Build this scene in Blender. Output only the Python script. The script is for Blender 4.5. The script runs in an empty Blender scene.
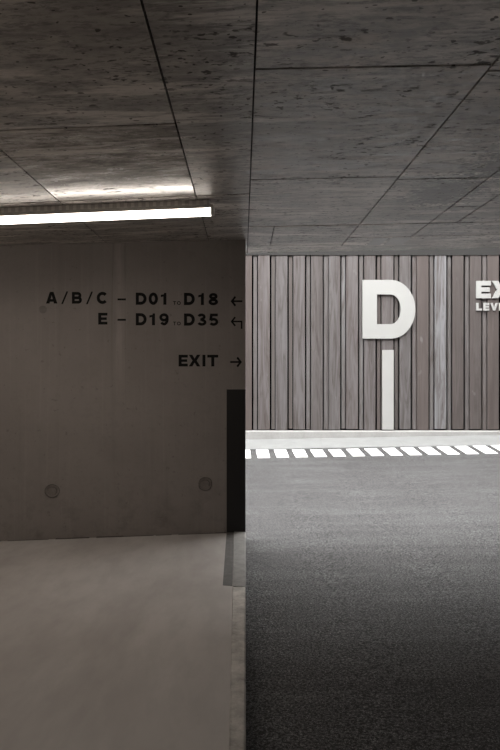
import bpy, bmesh, math, random
from mathutils import Vector
random.seed(7)
C = bpy.context.scene.collection
F = 729.0; CX, CY, CZ = 243.0, 364.0, 1.5      # focal length in px, vanishing point, eye height

# ---------------------------------------------------------------- helpers
def link(name, bm, m, parent=None, kind=None, smooth=False):
    me = bpy.data.meshes.new(name)
    bmesh.ops.recalc_face_normals(bm, faces=bm.faces)
    bm.to_mesh(me); bm.free()
    if m: me.materials.append(m)
    if smooth:
        for p in me.polygons: p.use_smooth = True
    o = bpy.data.objects.new(name, me); C.objects.link(o)
    if parent: o.parent = parent
    if kind: o['kind'] = kind
    return o
def tag(o, label, cat, group=None):
    o['label'] = label; o['category'] = cat
    if group: o['group'] = group
    return o
def thing(name, label, cat, loc=(0, 0, 0), group=None):
    o = bpy.data.objects.new(name, None); C.objects.link(o); o.location = loc
    o.empty_display_size = .1
    return tag(o, label, cat, group)
def hexa(bm, b, t):
    """eight-cornered block from a bottom and a top quad"""
    v = [bm.verts.new(p) for p in b] + [bm.verts.new(p) for p in t]
    n = len(b)
    bm.faces.new(v[:n][::-1]); bm.faces.new(v[n:])
    for i in range(n): bm.faces.new((v[i], v[(i+1) % n], v[n+(i+1) % n], v[n+i]))
    return v
def box(bm, x0, x1, y0, y1, z0, z1, zf=None):
    f = zf or (lambda x: 0)
    q = [(x0, y0), (x1, y0), (x1, y1), (x0, y1)]
    return hexa(bm, [(x, y, z0+f(x)) for x, y in q], [(x, y, z1+f(x)) for x, y in q])
def bevel(bm, w, seg=2, ang=30):
    es = [e for e in bm.edges if len(e.link_faces) == 2 and e.calc_face_angle(0) > math.radians(ang)]
    bmesh.ops.bevel(bm, geom=es, offset=w, segments=seg, profile=.5, affect='EDGES')
def px_depth(px, py, D): return Vector(((px-CX)*D/F, D, CZ-(py-CY)*D/F))

# ---------------------------------------------------------------- materials
def mat(name):
    m = bpy.data.materials.new(name); m.use_nodes = True
    nt = m.node_tree; b = nt.nodes['Principled BSDF']
    return m, nt, b
def N(nt, t, **k):
    n = nt.nodes.new(t)
    for a, v in k.items():
        if a.startswith('i_'): n.inputs[a[2:].replace('_', ' ')].default_value = v
        else: setattr(n, a, v)
    return n
def noise(nt, scale=(1, 1, 1), sc=5, detail=6, rough=.6, dist=0, off=(0, 0, 0)):
    tc = N(nt, 'ShaderNodeTexCoord'); mp = N(nt, 'ShaderNodeMapping')
    mp.inputs['Scale'].default_value = scale; mp.inputs['Location'].default_value = off
    nt.links.new(tc.outputs['Object'], mp.inputs['Vector'])
    n = N(nt, 'ShaderNodeTexNoise'); n.inputs['Scale'].default_value = sc
    n.inputs['Detail'].default_value = detail; n.inputs['Roughness'].default_value = rough
    n.inputs['Distortion'].default_value = dist
    nt.links.new(mp.outputs[0], n.inputs['Vector'])
    return n.outputs['Fac']
def rng(nt, s, a, b, c=0., d=1.):
    r = N(nt, 'ShaderNodeMapRange'); r.inputs[1].default_value = a; r.inputs[2].default_value = b
    r.inputs[3].default_value = c; r.inputs[4].default_value = d
    nt.links.new(s, r.inputs[0]); return r.outputs[0]
def math_(nt, op, a, b):
    n = N(nt, 'ShaderNodeMath', operation=op)
    for i, v in enumerate((a, b)):
        if isinstance(v, (int, float)): n.inputs[i].default_value = v
        else: nt.links.new(v, n.inputs[i])
    return n.outputs[0]
def mix(nt, f, a, b, blend='MIX'):
    n = N(nt, 'ShaderNodeMix', data_type='RGBA', blend_type=blend)
    for i, v in ((0, f), (6, a), (7, b)):
        if isinstance(v, (int, float)): n.inputs[i].default_value = v
        elif isinstance(v, tuple): n.inputs[i].default_value = (*v, 1)
        else: nt.links.new(v, n.inputs[i])
    return n.outputs[2]
def bump(nt, b, h, strength=.3, dist=.01):
    n = N(nt, 'ShaderNodeBump'); n.inputs['Strength'].default_value = strength
    n.inputs['Distance'].default_value = dist
    nt.links.new(h, n.inputs['Height']); nt.links.new(n.outputs[0], b.inputs['Normal'])
def plain(name, col, rough=.5, metal=0, var=.08, sc=12):
    m, nt, b = mat(name)
    f = noise(nt, sc=sc)
    c = mix(nt, f, tuple(x*(1-var) for x in col), tuple(min(1, x*(1+var)) for x in col))
    nt.links.new(c, b.inputs['Base Color'])
    b.inputs['Roughness'].default_value = rough; b.inputs['Metallic'].default_value = metal
    return m

CA, CB = (.22, .20, .182), (.58, .535, .494)
def ceiling_mat():
    m, nt, b = mat('board_marked_concrete')
    big = noise(nt, (1, 1.2, 1), sc=1.1, detail=5)
    grain = noise(nt, (1, 3.2, 3.2), sc=4.2, detail=9, rough=.72)
    fine = noise(nt, (1, 2.2, 2.2), sc=15, detail=6, rough=.75, off=(3, 1, 0))
    pits = noise(nt, (1, 1.7, 1), sc=19, detail=4, rough=.5, off=(9, 4, 2))
    holes = noise(nt, (1, 1.3, 1), sc=27, detail=1, rough=.5, off=(1, 7, 5))
    where = noise(nt, (1, 1.6, 1), sc=1.3, detail=3, off=(2, 8, 1))
    col = mix(nt, rng(nt, grain, .40, .58), CA, CB)
    col = mix(nt, rng(nt, big, .42, .62, .0, .6), col, tuple(x*.85 for x in CA))
    col = mix(nt, rng(nt, fine, .52, .60, 0, .6), col, tuple(x*.4 for x in CA))
    pale = noise(nt, (.5, 3, 3), sc=2.2, detail=7, rough=.7, off=(6, 2, 2))
    col = mix(nt, rng(nt, pale, .52, .60, 0, .65), col, tuple(min(1, x*1.35) for x in CB))
    pm = math_(nt, 'MULTIPLY', rng(nt, pits, .60, .64), rng(nt, where, .44, .56, .12, 1))
    pm = math_(nt, 'MAXIMUM', pm, rng(nt, holes, .70, .715))
    col = mix(nt, math_(nt, 'MULTIPLY', pm, .75), col, tuple(x*.16 for x in CA))
    # two damp patches beside the third row of panels
    tc = N(nt, 'ShaderNodeTexCoord')
    for c, sc_, th in (((1.30, 4.74), (1.0, .6), .22), ((1.46, 4.10), (1.2, .7), .19)):
        mp = N(nt, 'ShaderNodeMapping'); mp.inputs['Location'].default_value = (-c[0]*sc_[0], -c[1]*sc_[1], 0); mp.inputs['Scale'].default_value = (*sc_, 0)
        nt.links.new(tc.outputs['Object'], mp.inputs['Vector'])
        ln = N(nt, 'ShaderNodeVectorMath', operation='LENGTH'); nt.links.new(mp.outputs[0], ln.inputs[0])
        d = math_(nt, 'ADD', ln.outputs['Value'], math_(nt, 'MULTIPLY', math_(nt, 'SUBTRACT', pits, .5), 1.1))
        col = mix(nt, rng(nt, d, th, th-.03, 0, .8), col, tuple(x*.3 for x in CA))
    g = N(nt, 'ShaderNodeNewGeometry')
    t = rng(nt, g.outputs['Random Per Island'], 0, 1, .88, 1.12)
    hs = N(nt, 'ShaderNodeHueSaturation'); nt.links.new(col, hs.inputs['Color']); nt.links.new(t, hs.inputs['Value'])
    nt.links.new(hs.outputs[0], b.inputs['Base Color'])
    at = N(nt, 'ShaderNodeAttribute', attribute_name='sheen')
    rg = math_(nt, 'ADD', rng(nt, grain, .35, .65, .38, .56), math_(nt, 'MULTIPLY', at.outputs['Fac'], -.27))
    nt.links.new(math_(nt, 'ADD', rg, math_(nt, 'MULTIPLY', pm, .4)), b.inputs['Roughness'])
    nt.links.new(rng(nt, math_(nt, 'MAXIMUM', pm, rng(nt, fine, .50, .62, 0, .4)), 0, 1, .5, .12), b.inputs['Specular IOR Level'])
    bump(nt, b, math_(nt, 'SUBTRACT', math_(nt, 'MULTIPLY', grain, .3), math_(nt, 'MULTIPLY', pm, .5)), .12, .002)
    return m
def wall_mat():
    m, nt, b = mat('brown_grey_wall_concrete')
    big = noise(nt, sc=1.0, detail=5)
    streak = noise(nt, (9, 9, .35), sc=1.3, detail=5, rough=.65, off=(.6, 0, 2))
    thin = noise(nt, (30, 30, .5), sc=1.2, detail=3, off=(2, 0, 2))
    fine = noise(nt, sc=16, detail=8, rough=.75)
    spots = noise(nt, sc=22, detail=2, off=(4, 2, 7))
    col = mix(nt, rng(nt, big, .4, .6), (.185, .163, .149), (.215, .191, .176))
    col = mix(nt, rng(nt, streak, .54, .66, 0, .16), col, (.13, .113, .102))
    col = mix(nt, rng(nt, thin, .58, .66, 0, .10), col, (.33, .30, .28))
    col = mix(nt, rng(nt, fine, .50, .62, 0, .2), col, (.13, .112, .10))
    col = mix(nt, rng(nt, spots, .68, .72, 0, .4), col, (.09, .076, .068))
    g2 = noise(nt, (14, 14, 1.0), sc=1.5, detail=5, rough=.7, off=(7, 0, 2))
    tc0 = N(nt, 'ShaderNodeTexCoord'); s0 = N(nt, 'ShaderNodeSeparateXYZ'); nt.links.new(tc0.outputs['Object'], s0.inputs[0])
    upz = rng(nt, s0.outputs['Z'], 1.1, 1.7)
    for cx_, w_, c_, a_ in ((-1.115, .010, (.11, .095, .085), .45), (-1.02, .008, (.11, .095, .085), .5), (-1.065, .05, (.36, .33, .31), .28)):
        d_ = math_(nt, 'ABSOLUTE', math_(nt, 'ADD', math_(nt, 'ADD', s0.outputs['X'], -cx_), math_(nt, 'MULTIPLY', math_(nt, 'SUBTRACT', streak, .5), .12)), 0)
        col = mix(nt, math_(nt, 'MULTIPLY', math_(nt, 'MULTIPLY', rng(nt, d_, w_, w_*.2, 0, a_), upz), rng(nt, g2, .38, .55, .2, 1)), col, c_)
    # damp grime along the foot of the wall
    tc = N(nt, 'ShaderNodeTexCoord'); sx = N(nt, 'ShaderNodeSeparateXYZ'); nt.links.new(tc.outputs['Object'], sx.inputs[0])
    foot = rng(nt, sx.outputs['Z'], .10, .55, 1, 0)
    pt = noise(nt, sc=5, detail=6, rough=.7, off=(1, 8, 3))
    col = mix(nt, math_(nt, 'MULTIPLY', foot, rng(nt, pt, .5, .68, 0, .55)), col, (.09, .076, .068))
    nt.links.new(col, b.inputs['Base Color'])
    b.inputs['Roughness'].default_value = .72
    bump(nt, b, math_(nt, 'ADD', fine, math_(nt, 'MULTIPLY', streak, .6)), .22, .005)
    return m
def floor_mat():
    m, nt, b = mat('smooth_grey_screed')
    big = noise(nt, (1, .5, 1), sc=1.0, detail=5, dist=.6)
    fine = noise(nt, (1, .35, 1), sc=9, detail=6)
    col = mix(nt, rng(nt, big, .42, .58), (.39, .362, .34), (.47, .442, .418))
    col = mix(nt, rng(nt, fine, .45, .62, 0, .25), col, (.33, .308, .29))
    nt.links.new(col, b.inputs['Base Color'])
    nt.links.new(rng(nt, fine, .3, .7, .36, .5), b.inputs['Roughness'])
    b.inputs['Coat Weight'].default_value = .8; b.inputs['Coat Roughness'].default_value = .22
    bump(nt, b, fine, .05, .004)
    return m
def asphalt_mat():
    m, nt, b = mat('fine_asphalt')
    sp = noise(nt, sc=140, detail=4, rough=.8)
    sp2 = noise(nt, sc=74, detail=3, rough=.7, off=(3, 3, 0))
    big = noise(nt, (1, .7, 1), sc=.8, detail=5, rough=.6, dist=.5)
    trk = noise(nt, (.35, 2.4, 1), sc=1.6, detail=5, rough=.6, dist=.7, off=(4, 1, 0))
    col = mix(nt, rng(nt, big, .3, .7), (.026, .025, .0255), (.046, .0445, .045))
    col = mix(nt, rng(nt, trk, .46, .60, 0, .6), col, (.095, .097, .097))
    col = mix(nt, rng(nt, sp, .55, .57, 0, 1), col, (.25, .245, .245))
    col = mix(nt, rng(nt, sp2, .50, .53, 0, .95), col, (.005, .0048, .0048))
    nt.links.new(col, b.inputs['Base Color'])
    nt.links.new(rng(nt, sp2, .3, .7, .55, .8), b.inputs['Roughness'])
    b.inputs['Specular IOR Level'].default_value = .35
    bump(nt, b, math_(nt, 'ADD', sp, sp2), .7, .006)
    return m
def timber_mat(name, a, c, off):
    m, nt, b = mat(name)
    g = N(nt, 'ShaderNodeNewGeometry'); r = g.outputs['Random Per Island']
    tc = N(nt, 'ShaderNodeTexCoord'); mp = N(nt, 'ShaderNodeMapping')
    mp.inputs['Scale'].default_value = (7, 7, .55)
    cmb = N(nt, 'ShaderNodeCombineXYZ')
    for i in range(3): nt.links.new(math_(nt, 'MULTIPLY', r, 40+i*13+off), cmb.inputs[i])
    nt.links.new(tc.outputs['Object'], mp.inputs['Vector']); nt.links.new(cmb.outputs[0], mp.inputs['Location'])
    n = N(nt, 'ShaderNodeTexNoise'); n.inputs['Scale'].default_value = 1.6; n.inputs['Detail'].default_value = 7
    n.inputs['Roughness'].default_value = .65; n.inputs['Distortion'].default_value = 1.3
    nt.links.new(mp.outputs[0], n.inputs['Vector'])
    mp2 = N(nt, 'ShaderNodeMapping'); mp2.inputs['Scale'].default_value = (60, 60, 1.2)
    nt.links.new(tc.outputs['Object'], mp2.inputs['Vector']); nt.links.new(cmb.outputs[0], mp2.inputs['Location'])
    n2 = N(nt, 'ShaderNodeTexNoise'); n2.inputs['Scale'].default_value = 1.5; n2.inputs['Detail'].default_value = 5
    nt.links.new(mp2.outputs[0], n2.inputs['Vector'])
    col = mix(nt, rng(nt, n.outputs['Fac'], .3, .7), a, c)
    col = mix(nt, rng(nt, n2.outputs['Fac'], .5, .75, 0, .5), col, tuple(x*.55 for x in a))
    # each board has its own tint, from reddish brown to silver grey
    wn = N(nt, 'ShaderNodeTexWhiteNoise', noise_dimensions='1D'); nt.links.new(math_(nt, 'MULTIPLY', r, 917.3), wn.inputs['W'])
    col = mix(nt, rng(nt, wn.outputs['Value'], 0, 1, 0, .5), col, (.085, .063, .057), 'MIX')
    at = N(nt, 'ShaderNodeAttribute', attribute_name='weathering')
    col = mix(nt, math_(nt, 'MULTIPLY', at.outputs['Fac'], rng(nt, n.outputs['Fac'], .35, .6)), col, (.17, .17, .178))
    kn = noise(nt, (1, 1, .5), sc=5, detail=2, off=(2, 2, 9))
    col = mix(nt, rng(nt, kn, .70, .76, 0, .55), col, (.15, .145, .14))
    nt.links.new(col, b.inputs['Base Color']); b.inputs['Roughness'].default_value = .75
    bump(nt, b, n2.outputs['Fac'], .3, .004)
    return m
def pale_concrete(name, a, c, rough=.7):
    m, nt, b = mat(name)
    f = noise(nt, sc=3, detail=7, rough=.65); g = noise(nt, sc=40, detail=4)
    col = mix(nt, rng(nt, f, .3, .7), a, c); col = mix(nt, rng(nt, g, .5, .7, 0, .25), col, tuple(x*.6 for x in a))
    nt.links.new(col, b.inputs['Base Color']); b.inputs['Roughness'].default_value = rough
    bump(nt, b, g, .2, .003)
    return m
def worn_paint(name, a, c, scale=(1, 1, 1), sc=14):
    m, nt, b = mat(name)
    f = noise(nt, scale, sc=sc, detail=7, rough=.75)
    col = mix(nt, rng(nt, f, .35, .7), a, c); nt.links.new(col, b.inputs['Base Color'])
    b.inputs['Roughness'].default_value = .6
    bump(nt, b, f, .15, .003)
    return m

M_ceil, M_wall, M_floor, M_asph = ceiling_mat(), wall_mat(), floor_mat(), asphalt_mat()
M_board = timber_mat('weathered_timber', (.036, .029, .027), (.078, .067, .063), 0)
M_batten = timber_mat('weathered_timber_strip', (.045, .039, .036), (.088, .078, .074), 5)
M_joint = plain('dark_joint_filler', (.012, .011, .010), .95)  # dark filler that shows in the open ceiling joints
M_gap = plain('gap_shade_black', (.002, .0018, .0018), 1)  # backing colour paints in the shade of the gaps between boards
M_gap.node_tree.nodes['Principled BSDF'].inputs['Specular IOR Level'].default_value = .05
M_plinth = pale_concrete('pale_plinth_concrete', (.28, .276, .267), (.35, .346, .338))
M_kerb = pale_concrete('white_kerb_concrete', (.155, .158, .155), (.195, .199, .195))
M_edge = worn_paint('kerb_edge_concrete', (.24, .225, .205), (.56, .53, .49), sc=9)
M_outer = pale_concrete('plain_grey_concrete', (.14, .132, .125), (.18, .17, .16))
M_black = plain('matt_black_paint', (.008, .007, .007), .55)
M_ink = plain('matt_black_letter_paint', (.006, .005, .005), .8)
M_ink.node_tree.nodes['Principled BSDF'].inputs['Specular IOR Level'].default_value = .2
M_white = plain('white_letter_enamel', (.31, .31, .30), .55, var=.02)
M_road = worn_paint('white_road_paint', (.88, .88, .88), (.97, .97, .97))
M_galv, nt, b = mat('slotted_galvanised_steel')
tc = N(nt, 'ShaderNodeTexCoord'); sx = N(nt, 'ShaderNodeSeparateXYZ'); nt.links.new(tc.outputs['Object'], sx.inputs[0])
wv = math_(nt, 'GREATER_THAN', math_(nt, 'FRACT', math_(nt, 'MULTIPLY', sx.outputs['X'], 21), 0), .55)
nt.links.new(mix(nt, wv, (.72, .69, .66), (.92, .89, .85)), b.inputs['Base Color'])
b.inputs['Roughness'].default_value = .4; b.inputs['Metallic'].default_value = 0
M_house = plain('white_lamp_housing', (.62, .60, .57), .4)
M_bandf = worn_paint('worn_dark_floor_paint', (.045, .041, .038), (.105, .098, .09))
M_bandk = worn_paint('worn_dark_kerb_paint', (.14, .135, .127), (.23, .22, .208))
m, nt, b = mat('lamp_diffuser'); M_lens = m
b.inputs['Base Color'].default_value = (.9, .9, .88, 1); b.inputs['Emission Color'].default_value = (1, .90, .80, 1)
b.inputs['Emission Strength'].default_value = 9.0

# ---------------------------------------------------------------- the setting
def wall_y(x): return 6.39 + .087*(x-.022)
def zl(x): return .04*x              # left ceiling falls to the left
def zr(x): return .02*x
ZC = 2.591
# ceiling: cast in boarded panels with open joints
bm = bmesh.new(); J = .0042; sheen = bm.faces.layers.float.new('sheen')
def panel(x0, x1, y0, y1, zf, dz=0, gl=.3):
    n0 = len(bm.faces); box(bm, x0+J, x1-J, y0+J*(4 if y0 == 5.8 else 2), y1-J*2, ZC+dz, ZC+.05, zf); bm.faces.ensure_lookup_table()
    for f in bm.faces[n0:]: f[sheen] = gl
ys = [-9, -7.5, -6, -4.5, -3, -1.4, .3, 1.75, 3.27, 4.68, 7.2]
cols = [-9, -8.7, -7.76, -6.83, -5.9, -4.97, -4.04, -3.11, -2.12, -1.18, -.302]
for i in range(len(cols)-1):
    for j in range(len(ys)-1): panel(cols[i], cols[i+1], ys[j], ys[j+1], zl, 0, 1 if (i, j) == (9, 8) else .3)
for y0, y1 in ((-9, -5.4), (-5.4, -2.9), (-2.9, 1.0), (1.0, 4.68), (4.68, 7.2)): panel(-.302, .0435, y0, y1, zl)
r0 = [-9, -7.2, -5.4, -3.7, -2.1, -.5, 1.1, 2.70, 4.32, 5.80]
for j in range(len(r0)-1): panel(.0425, .925, r0[j], r0[j+1], zr, 0, .34)
panel(.0425, .25, 5.80, 6.75, zr); panel(.25, .925, 5.80, 6.75, zr, 0, .34); panel(.0425, 9, 6.88, 7.2, zr, .004)
panel(.925, 1.48, 5.8, 6.4, zr); panel(.925, 1.48, 6.4, 6.88, zr); panel(.0425, .925, 6.75, 6.88, zr)
for j in range(len(r0)-2): panel(.925, 1.48, r0[j]+.06, r0[j+1]+.06, zr)
panel(.925, 1.48, 4.38, 5.8, zr)
for y0, y1 in ((-9, -5), (-5, -1), (-1, 2.4), (2.4, 5.2), (5.2, 5.8)): panel(1.48, 1.70, y0, y1, zr)
for x0, x1 in ((1.70, 2.58), (2.58, 3.51), (3.51, 4.44), (4.44, 5.37), (5.37, 6.3), (6.3, 7.23), (7.23, 8.16), (8.16, 9)):
    for j in range(len(r0)-1): panel(x0, x1, r0[j], r0[j+1], zr)
panel(1.48, 9, 5.8, 6.4, zr, 0, .34); panel(1.48, 9, 6.4, 6.88, zr, 0, .34)
bevel(bm, .003, 1)
link('ceiling', bm, M_ceil, kind='structure')
bm = bmesh.new()
box(bm, -9, .04, -9, 7.17, ZC+.018, ZC+.40, zl); box(bm, .04, 9, -9, 7.17, ZC+.018, ZC+.40, zr)
link('ceiling_slab', bm, M_joint, bpy.data.objects['ceiling'])
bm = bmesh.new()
for x0, x1 in ((1.16, 1.285), (1.32, 1.49)): box(bm, x0, x1, 6.44, 6.84, ZC-.0015, ZC+.01, zr)  # pale slips painted in for reflections of the letter D and its bar
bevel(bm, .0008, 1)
refl = link('painted_reflection', bm, pale_concrete('pale_reflection_paint', (.30, .29, .28), (.38, .37, .36), .4), bpy.data.objects['ceiling'])

# wall with the directions painted on it
bm = bmesh.new()
def wq(off): return [(-9, wall_y(-9)+off), (.022, wall_y(.022)+off)]
f0, f1 = wq(0); b1, b0 = (.022, wall_y(.022)+.30), (-9, wall_y(-9)+.30)
q = [f0, f1, b1, b0]
hexa(bm, [(x, y, -.5) for x, y in q], [(x, y, ZC+.01+zl(x)) for x, y in q])
bevel(bm, .003, 1)
wall = link('wall_left', bm, M_wall, kind='structure')
def on_wall(px, py, off=0):
    """point where the line of sight through a pixel meets the wall face, off metres in front of it"""
    dx = (px-CX)/F; D = (6.39-.087*.022-off)/(1-.087*dx)
    return px_depth(px, py, D)
def on_cladding(D):
    return lambda px, py, off=0: Vector(((px-CX)*D/F, D-off, CZ-(py-CY)*D/F))
# shadow gap where wall meets ceiling, crack of grime where wall meets floor
def arc(cx, cy, rx, ry, a0, a1, n=14):
    return [(cx+rx*math.cos(math.radians(a0+(a1-a0)*i/n)), cy+ry*math.sin(math.radians(a0+(a1-a0)*i/n))) for i in range(n+1)]
class Pen:
    """collects flat shapes in sign coordinates and extrudes them on a surface"""
    def __init__(s, mp, t0, t1): s.bm = bmesh.new(); s.mp = mp; s.t0 = t0; s.t1 = t1
    def poly(s, pts):
        f = [s.bm.verts.new(s.mp(x, y, s.t1)) for x, y in pts]; g = [s.bm.verts.new(s.mp(x, y, s.t0)) for x, y in pts]
        s.bm.faces.new(f); s.bm.faces.new(g[::-1]); n = len(pts)
        for i in range(n): s.bm.faces.new((f[i], g[i], g[(i+1) % n], f[(i+1) % n]))
    def rect(s, x0, y0, x1, y1): s.poly([(x0, y0), (x1, y0), (x1, y1), (x0, y1)])
    def stroke(s, pts, w, closed=False, wy=None):
        n = len(pts); L, R = [], []
        for i in range(n):
            p = pts[i]; a = pts[i-1] if (i or closed) else None; c = pts[(i+1) % n] if (i < n-1 or closed) else None
            def d(u, v):
                l = math.hypot(v[0]-u[0], v[1]-u[1]) or 1; return ((v[0]-u[0])/l, (v[1]-u[1])/l)
            d1 = d(a, p) if a else d(p, c); d2 = d(p, c) if c else d1
            nx, ny = -(d1[1]+d2[1]), d1[0]+d2[0]; l = math.hypot(nx, ny) or 1; nx /= l; ny /= l
            k = w/2/max(.35, nx*-d1[1]+ny*d1[0])
            L.append((p[0]+nx*k, p[1]+ny*k)); R.append((p[0]-nx*k, p[1]-ny*k))
        V = [[s.bm.verts.new(s.mp(x, y, t)) for x, y in q] for q, t in ((L, s.t1), (R, s.t1), (R, s.t0), (L, s.t0))]
        for i in range(n if closed else n-1):
            j = (i+1) % n
            for m_ in range(4): s.bm.faces.new((V[m_][i], V[m_][j], V[(m_+1) % 4][j], V[(m_+1) % 4][i]))
        if not closed:
            s.bm.faces.new([V[m_][0] for m_ in range(4)]); s.bm.faces.new([V[m_][-1] for m_ in (3, 2, 1, 0)])
    def glyph(s, ch, x, y, w, h, t):
        X = lambda a: x+a*w; Y = lambda a: y+a*h; H = t/2
        if ch == 'A':
            s.poly([(X(0), Y(1)), (X(.5)-t*.62, Y(0)), (X(.5)+t*.62, Y(0)), (X(1), Y(1)), (X(1)-t*1.15, Y(1)), (X(.5), Y(0)+t*1.1), (X(0)+t*1.15, Y(1))])
            s.rect(X(.25), Y(.62), X(.75), Y(.62)+t*.85)
        elif ch == 'V': s.poly([(X(0), Y(0)), (X(0)+t*1.15, Y(0)), (X(.5), Y(1)-t*1.2), (X(1)-t*1.15, Y(0)), (X(1), Y(0)), (X(.5)+t*.6, Y(1)), (X(.5)-t*.6, Y(1))])
        elif ch == 'X':
            k = t*1.3
            s.poly([(X(0), Y(0)), (X(0)+k, Y(0)), (X(.5), Y(.5)-t*.72), (X(1)-k, Y(0)), (X(1), Y(0)), (X(.5)+t*.78, Y(.5)), (X(1), Y(1)), (X(1)-k, Y(1)),
                    (X(.5), Y(.5)+t*.72), (X(0)+k, Y(1)), (X(0), Y(1)), (X(.5)-t*.78, Y(.5))])
        elif ch == 'E':
            s.poly([(X(0), Y(0)), (X(1), Y(0)), (X(1), Y(0)+t*.9), (X(0)+t, Y(0)+t*.9), (X(0)+t, Y(.5)-t*.42), (X(.93), Y(.5)-t*.42), (X(.93), Y(.5)+t*.42),
                    (X(0)+t, Y(.5)+t*.42), (X(0)+t, Y(1)-t*.9), (X(1), Y(1)-t*.9), (X(1), Y(1)), (X(0), Y(1))])
        elif ch == 'L': s.poly([(X(0), Y(0)), (X(0)+t, Y(0)), (X(0)+t, Y(1)-t*.9), (X(1), Y(1)-t*.9), (X(1), Y(1)), (X(0), Y(1))])
        elif ch == 'T': s.poly([(X(0), Y(0)), (X(1), Y(0)), (X(1), Y(0)+t*.9), (X(.5)+H, Y(0)+t*.9), (X(.5)+H, Y(1)), (X(.5)-H, Y(1)), (X(.5)-H, Y(0)+t*.9), (X(0), Y(0)+t*.9)])
        elif ch == 'I': s.rect(X(0), Y(0), X(0)+t, Y(1))
        elif ch == '/': s.poly([(X(1)-t*.8, Y(0)), (X(1), Y(0)), (X(0)+t*.8, Y(1)), (X(0), Y(1))])
        elif ch == '-': s.rect(X(0), Y(.5)-t*.4, X(1), Y(.5)+t*.4)
        elif ch == '1': s.poly([(X(1)-t, Y(1)), (X(1)-t, Y(.30)), (X(0), Y(.36)), (X(0), Y(.36)-t*.75), (X(.6)-t*.1, Y(.12)), (X(1)-t*.75, Y(0)), (X(1), Y(0)), (X(1), Y(1))])
        elif ch in '0O':
            s.stroke(arc(X(.5), Y(.5), w/2-H, h/2-H*.9, 0, 360, 32)[:-1], t, True)
        elif ch == 'D':
            r = min(w*.60, h/2)-H
            s.stroke([(X(0)+H, Y(0)+H*.9)]+arc(X(1)-H-r, Y(.5), r, h/2-H*.9, -90, 90, 28)+[(X(0)+H, Y(1)-H*.9)], t, True)
        elif ch == 'B':
            for y0, y1, ww in ((0, .5, .95), (.5, 1, 1)):
                a = Y(y0)+H*.9*(1 if y0 == 0 else .0); c = Y(y1)-H*.9*(1 if y1 == 1 else 0); r = (c-a)/2
                s.stroke([(X(0)+H, a)]+arc(X(ww)-H-r, (a+c)/2, r, r, -90, 90, 12)+[(X(0)+H, c)], t*.93, True)
        elif ch == 'C': s.stroke(arc(X(.5), Y(.5), w/2-H, h/2-H*.9, -42, -318, 26), t)
        elif ch == '8':
            s.stroke(arc(X(.5), Y(.27), w*.45-H, h*.27-H*.9, 0, 360, 22)[:-1], t*.9, True)
            s.stroke(arc(X(.5), Y(.73), w*.5-H, h*.27-H*.9+.15, 0, 360, 22)[:-1], t*.9, True)
        elif ch == '9':
            s.stroke(arc(X(.5), Y(.34), w*.5-H, h*.34-H*.9, 0, 360, 24)[:-1], t*.9, True)
            s.stroke(arc(X(.5), Y(.5), w/2-H, h/2-H*.9, -30, 140, 18), t*.9)
        elif ch == '3':
            s.stroke(arc(X(.47), Y(.28), w*.45-H, h*.27-H*.8, -165, 90, 16), t*.88)
            s.stroke(arc(X(.5), Y(.725), w*.5-H, h*.275-H*.8, -90, 165, 16), t*.88)
            s.rect(X(.34), Y(.5)-t*.42, X(.55), Y(.5)+t*.42)
        elif ch == '5':
            s.poly([(X(.16), Y(0)), (X(.94), Y(0)), (X(.94), Y(0)+t*.88), (X(.16)+t*.8, Y(0)+t*.88), (X(.06)+t*.95, Y(.56)), (X(.06), Y(.56))])
            s.stroke(arc(X(.5), Y(.68), w*.5-H, h*.32-H*.8, -145, 150, 20), t*.88)
    def arrow(s, x0, x1, y, left=True, t=1.8, hh=4.6):
        if not left: s.rect(x0, y-t/2, x1-t, y+t/2); s.stroke([(x1-hh, y-hh), (x1-t*.6, y), (x1-hh, y+hh)], t*1.1)
        else: s.rect(x0+t, y-t/2, x1, y+t/2); s.stroke([(x0+hh, y-hh), (x0+t*.6, y), (x0+hh, y+hh)], t*1.1)
    def done(s, name, m, parent=None, bev=0):
        if bev: bevel(s.bm, bev, 2, 40)
        return link(name, s.bm, m, parent)

# tie holes in the wall
def tie_hole(px, py, r, name='tie_hole'):
    bm = bmesh.new(); c = on_wall(px, py, 0); n = 20
    rings = [(r*1.0, .0012), (r*.97, .004), (r*.80, .004), (r*.76, .0012), (r*.52, .0012), (r*.50, .003), (r*.30, .003)]
    vs = []
    for k, (rr, o) in enumerate(rings):
        vs.append([bm.verts.new(c+Vector((math.cos(a)*rr*(1+.05*math.sin(3*a+k)), -o+.087*math.cos(a)*rr, math.sin(a)*rr)))
                   for a in [i*2*math.pi/n for i in range(n)]])
    for k in range(len(rings)-1):
        for i in range(n): bm.faces.new((vs[k][i], vs[k][(i+1) % n], vs[k+1][(i+1) % n], vs[k+1][i]))
    bm.faces.new(vs[-1])
    o = link(name, bm, M_tie, wall)
    if r > .05:
        for rr, w_, nm, a0, a1 in ((r, .0035, 'outer_rim', 0, 360), (r*.62, .0022, 'inner_rim', 165+px*.2, 390)):
            p = Pen(lambda u, v, off: on_wall(u, v, off), .0005, .0055)
            q_ = [(px+math.cos(math.radians(t))*rr*114*(1+.08*math.sin(t*.0349+px)), py+math.sin(math.radians(t))*rr*114*(1+.06*math.cos(t*.0349))) for t in range(int(a0), int(a1), 15)]
            p.stroke(q_, w_*114*2, a1 == 360)
            link(nm, p.bm, M_rim, o)
    return o
M_rim = worn_paint('tie_hole_rim_dirt', (.04, .034, .030), (.15, .132, .12), sc=35)
M_tie = worn_paint('tie_hole_mortar', (.13, .113, .102), (.19, .167, .153), sc=30)
tie_hole(52.2, 491, .060); tie_hole(205.3, 484, .060)
M_tie2 = worn_paint('pale_tie_hole_mortar', (.12, .105, .095), (.17, .15, .137), sc=20); M_tie = M_tie2
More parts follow.
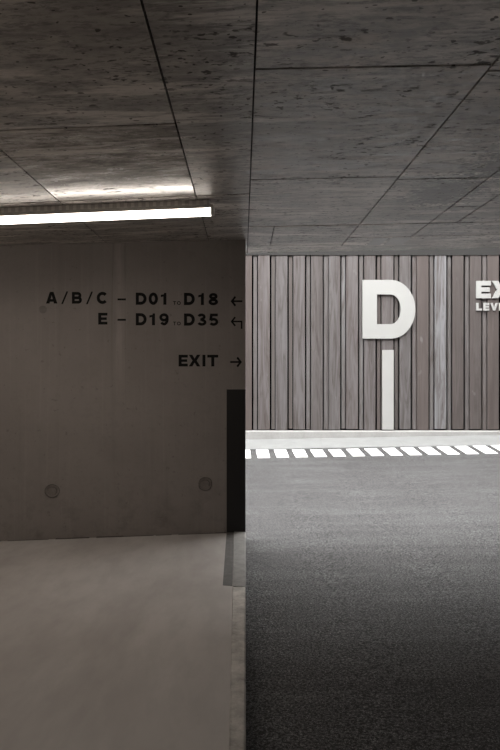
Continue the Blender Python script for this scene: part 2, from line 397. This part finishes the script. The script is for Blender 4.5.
tie_hole(43, 309.5, .034)
bm = bmesh.new()
random.seed(3)
x = -3.2
while x < -.16:                                   # broken dark line of grime at the foot of the wall
    w = random.uniform(.05, .35); h = random.uniform(.003, .010)
    x1 = min(x+w, -.145); zf = lambda x: .027+.017*x
    q = [(x, wall_y(x)-.012), (x1, wall_y(x1)-.012), (x1, wall_y(x1)+.01), (x, wall_y(x)+.01)]
    hexa(bm, [(a, c, zf(a)-.01) for a, c in q], [(a, c, zf(a)+h*random.uniform(.4, 1)) for a, c in q])
    x = x1 + random.choice((0, 0, .02, .06))
link('wall_foot_grime', bm, plain('wall_foot_grime', (.07, .06, .053), .95), wall)

# left floor (smooth screed) and the narrow edge strip beside the asphalt
fl = lambda x: .027+.017*x
bm = bmesh.new()
q = [(-9, -9), (-.012, -9), (-.055, 2.83), (-.079, 6.39), (-.079, 6.6), (-9, 6.6)]
hexa(bm, [(x, y, -.4) for x, y in q], [(x, y, fl(x)) for x, y in q])
link('floor', bm, M_floor, kind='structure')
bm = bmesh.new()
def edge_strip(yl, yr, steps=90):
    prev = None
    for i in range(steps+1):
        y = yl+(yr-yl)*i/steps
        xl = -.055-(y-2.83)*.00674; xr = .0102+(y-2.83)*.0033
        j = random.uniform(-.0015, .0015); k = random.uniform(-.0012, .0012)
        pr = [(xl, -.3), (xl, fl(xl)-.001), (xl+.004+j, fl(xl)+.006+k), (xl+.010+j, fl(xl)+.004), (xr-.008, fl(0)+.003),
              (xr-k, fl(0)-.005), (xr+.001, -.3)]
        ring = [bm.verts.new((a, y, c)) for a, c in pr]
        if prev:
            for m_ in range(len(pr)-1): bm.faces.new((prev[m_], prev[m_+1], ring[m_+1], ring[m_]))
        else: bm.faces.new(ring)
        prev = ring
    bm.faces.new(prev[::-1])
edge_strip(-9, 6.385, 220)
link('trim_1', bm, M_edge, kind='structure')

# asphalt on the right and beyond, with a slight crossfall
za = lambda x: -.10+.018*x
bm = bmesh.new()
q = [(.004, -9), (9, -9), (9, 13.65), (-9, 13.65), (-9, 6.7), (.015, 6.7)]
hexa(bm, [(x, y, -.45) for x, y in q], [(x, y, za(x)) for x, y in q])
link('floor_asphalt', bm, M_asph, kind='structure')['label'] = 'dark fine asphalt driveway right of the kerb edge'

# outer walls of the hall, out of the photograph's view; the tall ones raised to cut low sky light
def outer(name, *a):
    bm = bmesh.new(); box(bm, *a); return link(name, bm, M_outer, kind='structure')
outer('wall_side_left', -9.3, -9, -9, 15, -.5, 8.3)
outer('wall_right', 9, 9.3, -9, 15, -.5, 8.3)
outer('wall_added_above_slab', -9, 9, 6.9, 7.17, 2.9, 8.3)  # unseen wall, added to keep low sky light off the timber
outer('wall_behind', -9.3, 9.3, -9.3, -9, -.5, 3.3)

# far wall: dark backing, header, plinth and kerb
TD = 14.5
bm = bmesh.new(); box(bm, -9, 9, TD+.06, TD+.4, -.5, 8.3)
link('wall_back', bm, M_gap, kind='structure')
bm = bmesh.new(); box(bm, -9, 9, TD-.035, TD+.05, 4.36, 8.3)
link('wall_added_facade', bm, M_outer, kind='structure')  # unseen upper wall, added to block sky from the near asphalt
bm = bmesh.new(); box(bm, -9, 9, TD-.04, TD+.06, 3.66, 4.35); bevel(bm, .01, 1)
link('trim_2', bm, plain('shade_dark_header', (.012, .011, .010), .7), kind='structure')  # near-black colour stands in for the shadow above the boards
bm = bmesh.new()
xs = [-9, -6.2, -3.4, -.6, 1.18, 4.0, 6.8, 9]
for i in range(len(xs)-1):
    box(bm, xs[i]+.003, xs[i+1]-.003, 14.22, TD+.06, -.45, .178)
bevel(bm, .008, 2)
link('trim_3', bm, M_plinth, kind='structure')
bm = bmesh.new()
for i in range(12):
    x0, x1 = -9+i*1.5+.002, -9+(i+1)*1.5-.002
    pr = lambda x: [(13.57, za(x)-.3), (13.57, za(x)+.010), (13.60, za(x)+.024), (14.23, za(x)+.125), (14.23, za(x)-.3)]
    a = [bm.verts.new((x0, y, z)) for y, z in pr(x0)]; c = [bm.verts.new((x1, y, z)) for y, z in pr(x1)]
    bm.faces.new(a); bm.faces.new(c[::-1])
    for k in range(5): bm.faces.new((a[k], a[(k+1) % 5], c[(k+1) % 5], c[k]))
link('trim_4', bm, M_kerb, kind='structure')

# ---------------------------------------------------------------- timber cladding
clad = thing('timber_cladding', 'tall wall cladding of weathered brown-grey vertical boards behind the white letter D', 'wall cladding', (0, TD, .18))
def attr(bm): return bm.faces.layers.float.new('weathering')
def boards(name, wide, matl):
    bm = bmesh.new(); lay = attr(bm)
    for k in range(-24, 27):
        base = 252.6+17.6*k
        if wide: a, c, yf = base+5.65, base+17.05, 0
        else:
            a, c, yf = base+1.05, base+4.65, .018
            if k == 14: continue
        a += random.uniform(-.25, .25); c += random.uniform(-.25, .25)
        x0, x1 = (a-CX)*TD/F, (c-CX)*TD/F
        if x0 < -8.95 or x1 > 8.95: continue
        yf += random.uniform(-.004, .004)
        zb = .183+random.uniform(-.004, .03)+(0 if wide else .006)
        n0 = len(bm.faces)
        box(bm, x0, x1, TD+yf-.028, TD+.058, zb, 3.75)
        bm.faces.ensure_lookup_table()
        w = {10: .9, 5: .3, 1: .3}.get(k, random.choice((0, .05, .15, .3))) if wide else random.choice((0, .2, .6, .3))
        for f in bm.faces[n0:]: f[lay] = w
    bevel(bm, .003, 1)
    o = link(name, bm, matl, clad); o.location = (0, -TD, -.18)
    return o
boards('board_panel', True, M_board)
boards('batten_strip', False, M_batten)

# ---------------------------------------------------------------- lettering
def wall_line(name, label, items, dash=None, arrow=None, loc=(0, 0)):
    t = thing(name, label, 'wall sign', on_wall(*loc), 'painted directions on the concrete wall')
    inv = -Vector(t.location)
    def put(o): o.location = inv
    for ch, x, w, y, h, th in items:
        p = Pen(on_wall, .0003, .0018); p.glyph(ch, x, y, w, h, th)
        put(p.done({'/': 'slash', '-': 'dash'}.get(ch, 'digit' if ch.isdigit() else 'letter'), M_ink, t))
    p = Pen(on_wall, .0003, .0018); arrow(p); put(p.done('arrow', M_ink, t))
    return t
S = 3.05
tiny = lambda y: [('T', 173, 3.2, y, 3.6, .75), ('O', 177, 3.7, y, 3.6, .75)]
wall_line('direction_lettering', 'topmost black painted line A/B/C – D01 TO D18 with straight left arrow',
    [('A', 46, 11.4, 291.9, 11.6, S), ('/', 61.2, 7, 291.4, 12.6, 2.2), ('B', 71.8, 10.2, 292, 11.6, S), ('/', 86, 7, 291.6, 12.6, 2.2),
     ('C', 96.7, 11.6, 292, 11.8, S), ('-', 117.5, 8.4, 293.2, 12.4, 2.3), ('D', 135.8, 10.8, 292.8, 11.8, S), ('0', 148.6, 9.4, 292.7, 12, S),
     ('1', 160.8, 5.6, 292.9, 11.8, S)] + tiny(301.2) +
    [('D', 184, 10.8, 293, 11.9, S), ('1', 198.3, 5.6, 293.1, 11.9, S), ('8', 208.4, 9.8, 293, 12.1, S)],
    arrow=lambda p: p.arrow(230.8, 242.4, 301.2), loc=(140, 305))
def bent(p):
    p.stroke([(235.2, 317.1), (231.7, 321.5), (235.2, 325.9)], 1.65)
    p.poly([(232.3, 320.75), (242.4, 320.75), (242.4, 328.8), (240.8, 328.8), (240.8, 322.25), (232.3, 322.25)])
wall_line('direction_lettering', 'black painted line E – D19 TO D35 with bent arrow, below A/B/C',
    [('E', 98.2, 9.2, 312.8, 11.7, S), ('-', 117.5, 8.4, 313.6, 12.4, 2.3), ('D', 135.8, 10.8, 313.3, 11.9, S), ('1', 149.4, 5.6, 313.4, 11.8, S),
     ('9', 159.2, 9.6, 313.3, 12.1, S)] + tiny(321.7) + [('D', 184, 10.8, 313.6, 11.9, S), ('3', 197, 9.6, 313.5, 12.1, S), ('5', 208.6, 9.8, 313.6, 12.1, S)],
    arrow=bent, loc=(140, 325))
wall_line('direction_lettering', 'black painted word EXIT with right arrow on the concrete wall',
    [('E', 178.6, 9.2, 354.8, 11.6, S), ('X', 188.8, 11.6, 354.8, 11.6, S*.9), ('I', 202.4, 3, 354.8, 11.6, S), ('T', 207.3, 10.9, 354.8, 11.6, S)],
    arrow=lambda p: p.arrow(230.2, 241.8, 362, False), loc=(200, 366))

# black band painted on the end of the wall, running on across the floor and the edge strip
p = Pen(on_wall, .0003, .002); p.rect(226.6, 389.4, 245.5, 536.5)
tag(p.done('painted_band', M_black), 'solid black vertical band painted on the end of the concrete wall', 'painted marking')
band = thing('floor_marking', 'worn dark grey band on the floor running forward from the black wall band', 'painted marking', (-.1, 5.6, .027))
def flat(name, pts, z0, z1, m, parent):
    bm = bmesh.new(); L = parent.location
    hexa(bm, [(x-L.x, y-L.y, z0-L.z+.017*x) for x, y in pts], [(x-L.x, y-L.y, z1-L.z+.017*x) for x, y in pts])
    return link(name, bm, m, parent)
flat('painted_floor_band', [(-.135, 4.86), (-.0700, 4.84), (-.0800, 6.384), (-.1437, 6.374)], .020, .0285, M_bandf, band)
bm = bmesh.new(); L = band.location
def xs_(y): return (-.055-(y-2.83)*.00674, .0102+(y-2.83)*.0033)
prev = None
for y in (4.81, 5.4, 5.9, 6.383):
    xl, xr = xs_(y)
    pr = [(xl+.002, .0345), (xl+.010, .0335), (xr-.008, .0318), (xr+.0035, .0240), (xr+.0035, -.09), (xr+.0025, -.09), (xr+.0025, .0232), (xr-.0088, .0296), (xl+.010, .030), (xl+.002, .0310)]
    ring = [bm.verts.new((a-L.x, y-L.y, c-L.z)) for a, c in pr]
    if prev:
        for k in range(len(pr)): bm.faces.new((prev[k], prev[(k+1) % len(pr)], ring[(k+1) % len(pr)], ring[k]))
    else: bm.faces.new(ring)
    prev = ring
bm.faces.new(prev[::-1])
link('painted_kerb_band', bm, M_bandk, band)['label'] = 'lighter grey end of the band where it crosses the edge strip'

# raised white letters on the timber
TF = TD-.032
on_t = on_cladding(TF)
p = Pen(on_t, .0015, .035)
s_ = 14.3; h_ = s_/2
r_ = 23.6
p.stroke([(361.8+7.7, 280.7+6.6)]+arc(415.4-7.7-17.4, 309.4, 17.4+.0, 28.65-6.6, -90, 90, 40)+[(361.8+7.7, 338-6.6)], 14.4, True)
tag(p.done('sign_letter', M_white, bev=.004), 'very large white letter D mounted on the timber cladding', 'sign letter')
p = Pen(on_t, .0015, .030); p.rect(382, 350, 393.4, 429.6)
tag(p.done('pointer_bar', M_white, bev=.004), 'tall narrow white bar on the timber directly below the letter D', 'sign bar')
def raised_word(name, label, items):
    t = thing(name, label, 'wall sign', on_t(items[0][1], items[0][3]+items[0][4], 0), 'raised white words on the timber cladding')
    inv = -Vector(t.location)
    for ch, x, w, y, h, th in items:
        p = Pen(on_t, .0015, .03); p.glyph(ch, x, y, w, h, th)
        o = p.done('letter', M_white, t, .002); o.location = inv
raised_word('sign_lettering', 'larger white word starting EX at the right edge, right of the big D',
    [('E', 475.8, 14.6, 281, 17.4, 5.2), ('X', 491.6, 17.5, 281, 17.4, 4.9), ('I', 510.6, 5.2, 281, 17.4, 5.2), ('T', 517.4, 15.4, 281, 17.4, 5.2)])
raised_word('sign_lettering', 'smaller white word starting LEVE under the larger white word',
    [('L', 475.9, 5.6, 303, 7.6, 2.2), ('E', 483, 5.8, 303, 7.6, 2.2), ('V', 490, 7.6, 303, 7.6, 1.9), ('E', 498.6, 5.8, 303, 7.6, 2.2), ('L', 505.6, 5.6, 303, 7.6, 2.2)])

# ---------------------------------------------------------------- white stripes at the foot of the kerb
def on_asphalt(px, py):
    k = .018*(px-CX)/F + (py-CY)/F; D = (CZ+.10)/k
    return D*(px-CX)/F, D
topy = lambda x: 449.9 if x < 320 else 449.9-(x-320)*.0256
boty = lambda x: 458.2-(max(x, 250)-250)*.0188
names = ['first whole white stripe from the left, just right of the concrete wall end', 'second whole white stripe from the left in the hatched line',
 'third whole white stripe from the left, short of the big D', 'fourth whole white stripe from the left in the hatched line',
 'fifth whole white stripe from the left, left of the letter D', 'white stripe whose far end sits below the left edge of the D',
 'white stripe on the road just left of the white pointer bar', 'white stripe on the road directly below the white pointer bar',
 'white stripe on the road just right of the white pointer bar', 'slanting white stripe below the gap between D and the white words, nearer D',
 'fourth whole slanting white stripe from the right edge of the photo', 'third whole slanting white stripe from the right edge of the photo',
 'slanting white stripe below the start of the words EX and LEVE', 'rightmost white stripe, cut by the right edge of the photo']
for k in range(-4, 18):
    g0t, g0b = 252.9+18.06*k, 254.5+19.0*k
    t0, t1 = g0t+2.9, g0t+18.06-2.9; b0, b1 = g0b+3.4, g0b+19.0-3.4
    if k in (-2, -3, -4) : continue
    pts = [on_asphalt(t0, topy(t0)), on_asphalt(t1, topy(t1)), on_asphalt(b1, boty(b1)), on_asphalt(b0, boty(b0))]
    if k >= 14: continue
    bm = bmesh.new(); cx = sum(q[0] for q in pts)/4; cy = sum(q[1] for q in pts)/4
    hexa(bm, [(x-cx, y-cy, -.004+.018*(x-cx)) for x, y in pts], [(x-cx, y-cy, .004+.018*(x-cx)) for x, y in pts])
    o = link('road_stripe', bm, M_road); o.location = (cx, cy, za(cx))
    lab = names[k] if k >= 0 else 'leftmost white stripe, mostly hidden behind the end of the concrete wall'
    tag(o, lab, 'road marking', 'white hatched stripes painted along the kerb')

# ---------------------------------------------------------------- luminaires
def luminaire(xr, y, length, label, power):
    x0 = xr-length
    t = thing('ceiling_lamp', label, 'lamp', (xr, y, ZC+zl(xr)), 'tube lamps on the left ceiling')
    inv = -Vector(t.location)
    def prism(name, prof, m, a, c, bev=0, endcut=0):
        bm = bmesh.new()
        P = [[bm.verts.new((x+(endcut*(1 if x == c else -1) if z < ZC-.09 else 0), y+dy, z+zl(x))) for dy, z in prof] for x in (a, c)]
        bm.faces.new(P[0]); bm.faces.new(P[1][::-1]); n = len(prof)
        for i in range(n): bm.faces.new((P[0][i], P[0][(i+1) % n], P[1][(i+1) % n], P[1][i]))
        if bev: bevel(bm, bev, 1)
        o = link(name, bm, m, t); o.location = inv; return o
    z = ZC
    prism('mounting_rail', [(-.028, z+.0), (-.028, z-.036), (.028, z-.036), (.028, z+.0)], M_galv, x0+.06, xr-.03, .002)
    prism('housing', [(-.046, z-.036), (-.046, z-.059), (.046, z-.059), (.046, z-.036)], M_house, x0, xr-.006, .003)
    prism('diffuser', [(-.043, z-.0595), (-.040, z-.088), (-.026, z-.099), (.026, z-.099), (.040, z-.088), (.043, z-.0595)], M_lens, x0+.014, xr-.022, .002)
    prism('end_cap', [(-.047, z-.052), (-.043, z-.088), (-.028, z-.0995), (.028, z-.0995), (.043, z-.088), (.047, z-.052)], M_house, xr-.022, xr, .002)
    prism('end_cap', [(-.047, z-.052), (-.043, z-.088), (-.028, z-.0995), (.028, z-.0995), (.043, z-.088), (.047, z-.052)], M_house, x0, x0+.014, .002)
    L = bpy.data.lights.new('tube_light', 'AREA'); L.shape = 'RECTANGLE'; L.size = length-.08; L.size_y = .05
    L.energy = power; L.color = (1, .90, .80); L.spread = math.radians(168)
    o = bpy.data.objects.new('tube_light', L); C.objects.link(o); o.parent = t
    o.location = (-length/2, 0, -.1005-.02*length); o.rotation_euler = (0, -.04, 0)
luminaire(-.190, 4.82, 3.0, 'long glowing white tube lamp under the ceiling in front of the concrete wall', 14.5)
luminaire(-.700, -.6, 3.4, 'glowing tube lamp on the ceiling behind the viewpoint', 40)

# ---------------------------------------------------------------- daylight, camera
w = bpy.data.worlds.new('overcast_sky'); bpy.context.scene.world = w; w.use_nodes = True
bg = w.node_tree.nodes['Background']
nt = w.node_tree
tc = N(nt, 'ShaderNodeTexCoord'); n = N(nt, 'ShaderNodeTexNoise'); n.inputs['Scale'].default_value = 2
nt.links.new(tc.outputs['Generated'], n.inputs['Vector'])
nt.links.new(mix(nt, n.outputs['Fac'], (.98, .985, 1.0), (1.0, .985, .96)), bg.inputs['Color'])
bg.inputs['Strength'].default_value = 12.8

cam = bpy.data.cameras.new('camera'); co = bpy.data.objects.new('camera', cam); C.objects.link(co)
cam.sensor_fit = 'VERTICAL'; cam.sensor_height = 36; cam.sensor_width = 24; cam.lens = F*36/750
cam.shift_x = (250-CX)/750; cam.shift_y = -(375-CY)/750
cam.clip_start = .05
co.location = (0, 0, CZ); co.rotation_euler = (math.radians(90), 0, 0)
sc = bpy.context.scene; sc.camera = co
sc.view_settings.view_transform = 'Standard'; sc.view_settings.look = 'None'
sc.view_settings.exposure = 0; sc.view_settings.gamma = 1; sc.view_settings.use_curve_mapping = False
sc.cycles.use_denoising = True
sc.cycles.max_bounces = 10; sc.cycles.diffuse_bounces = 6
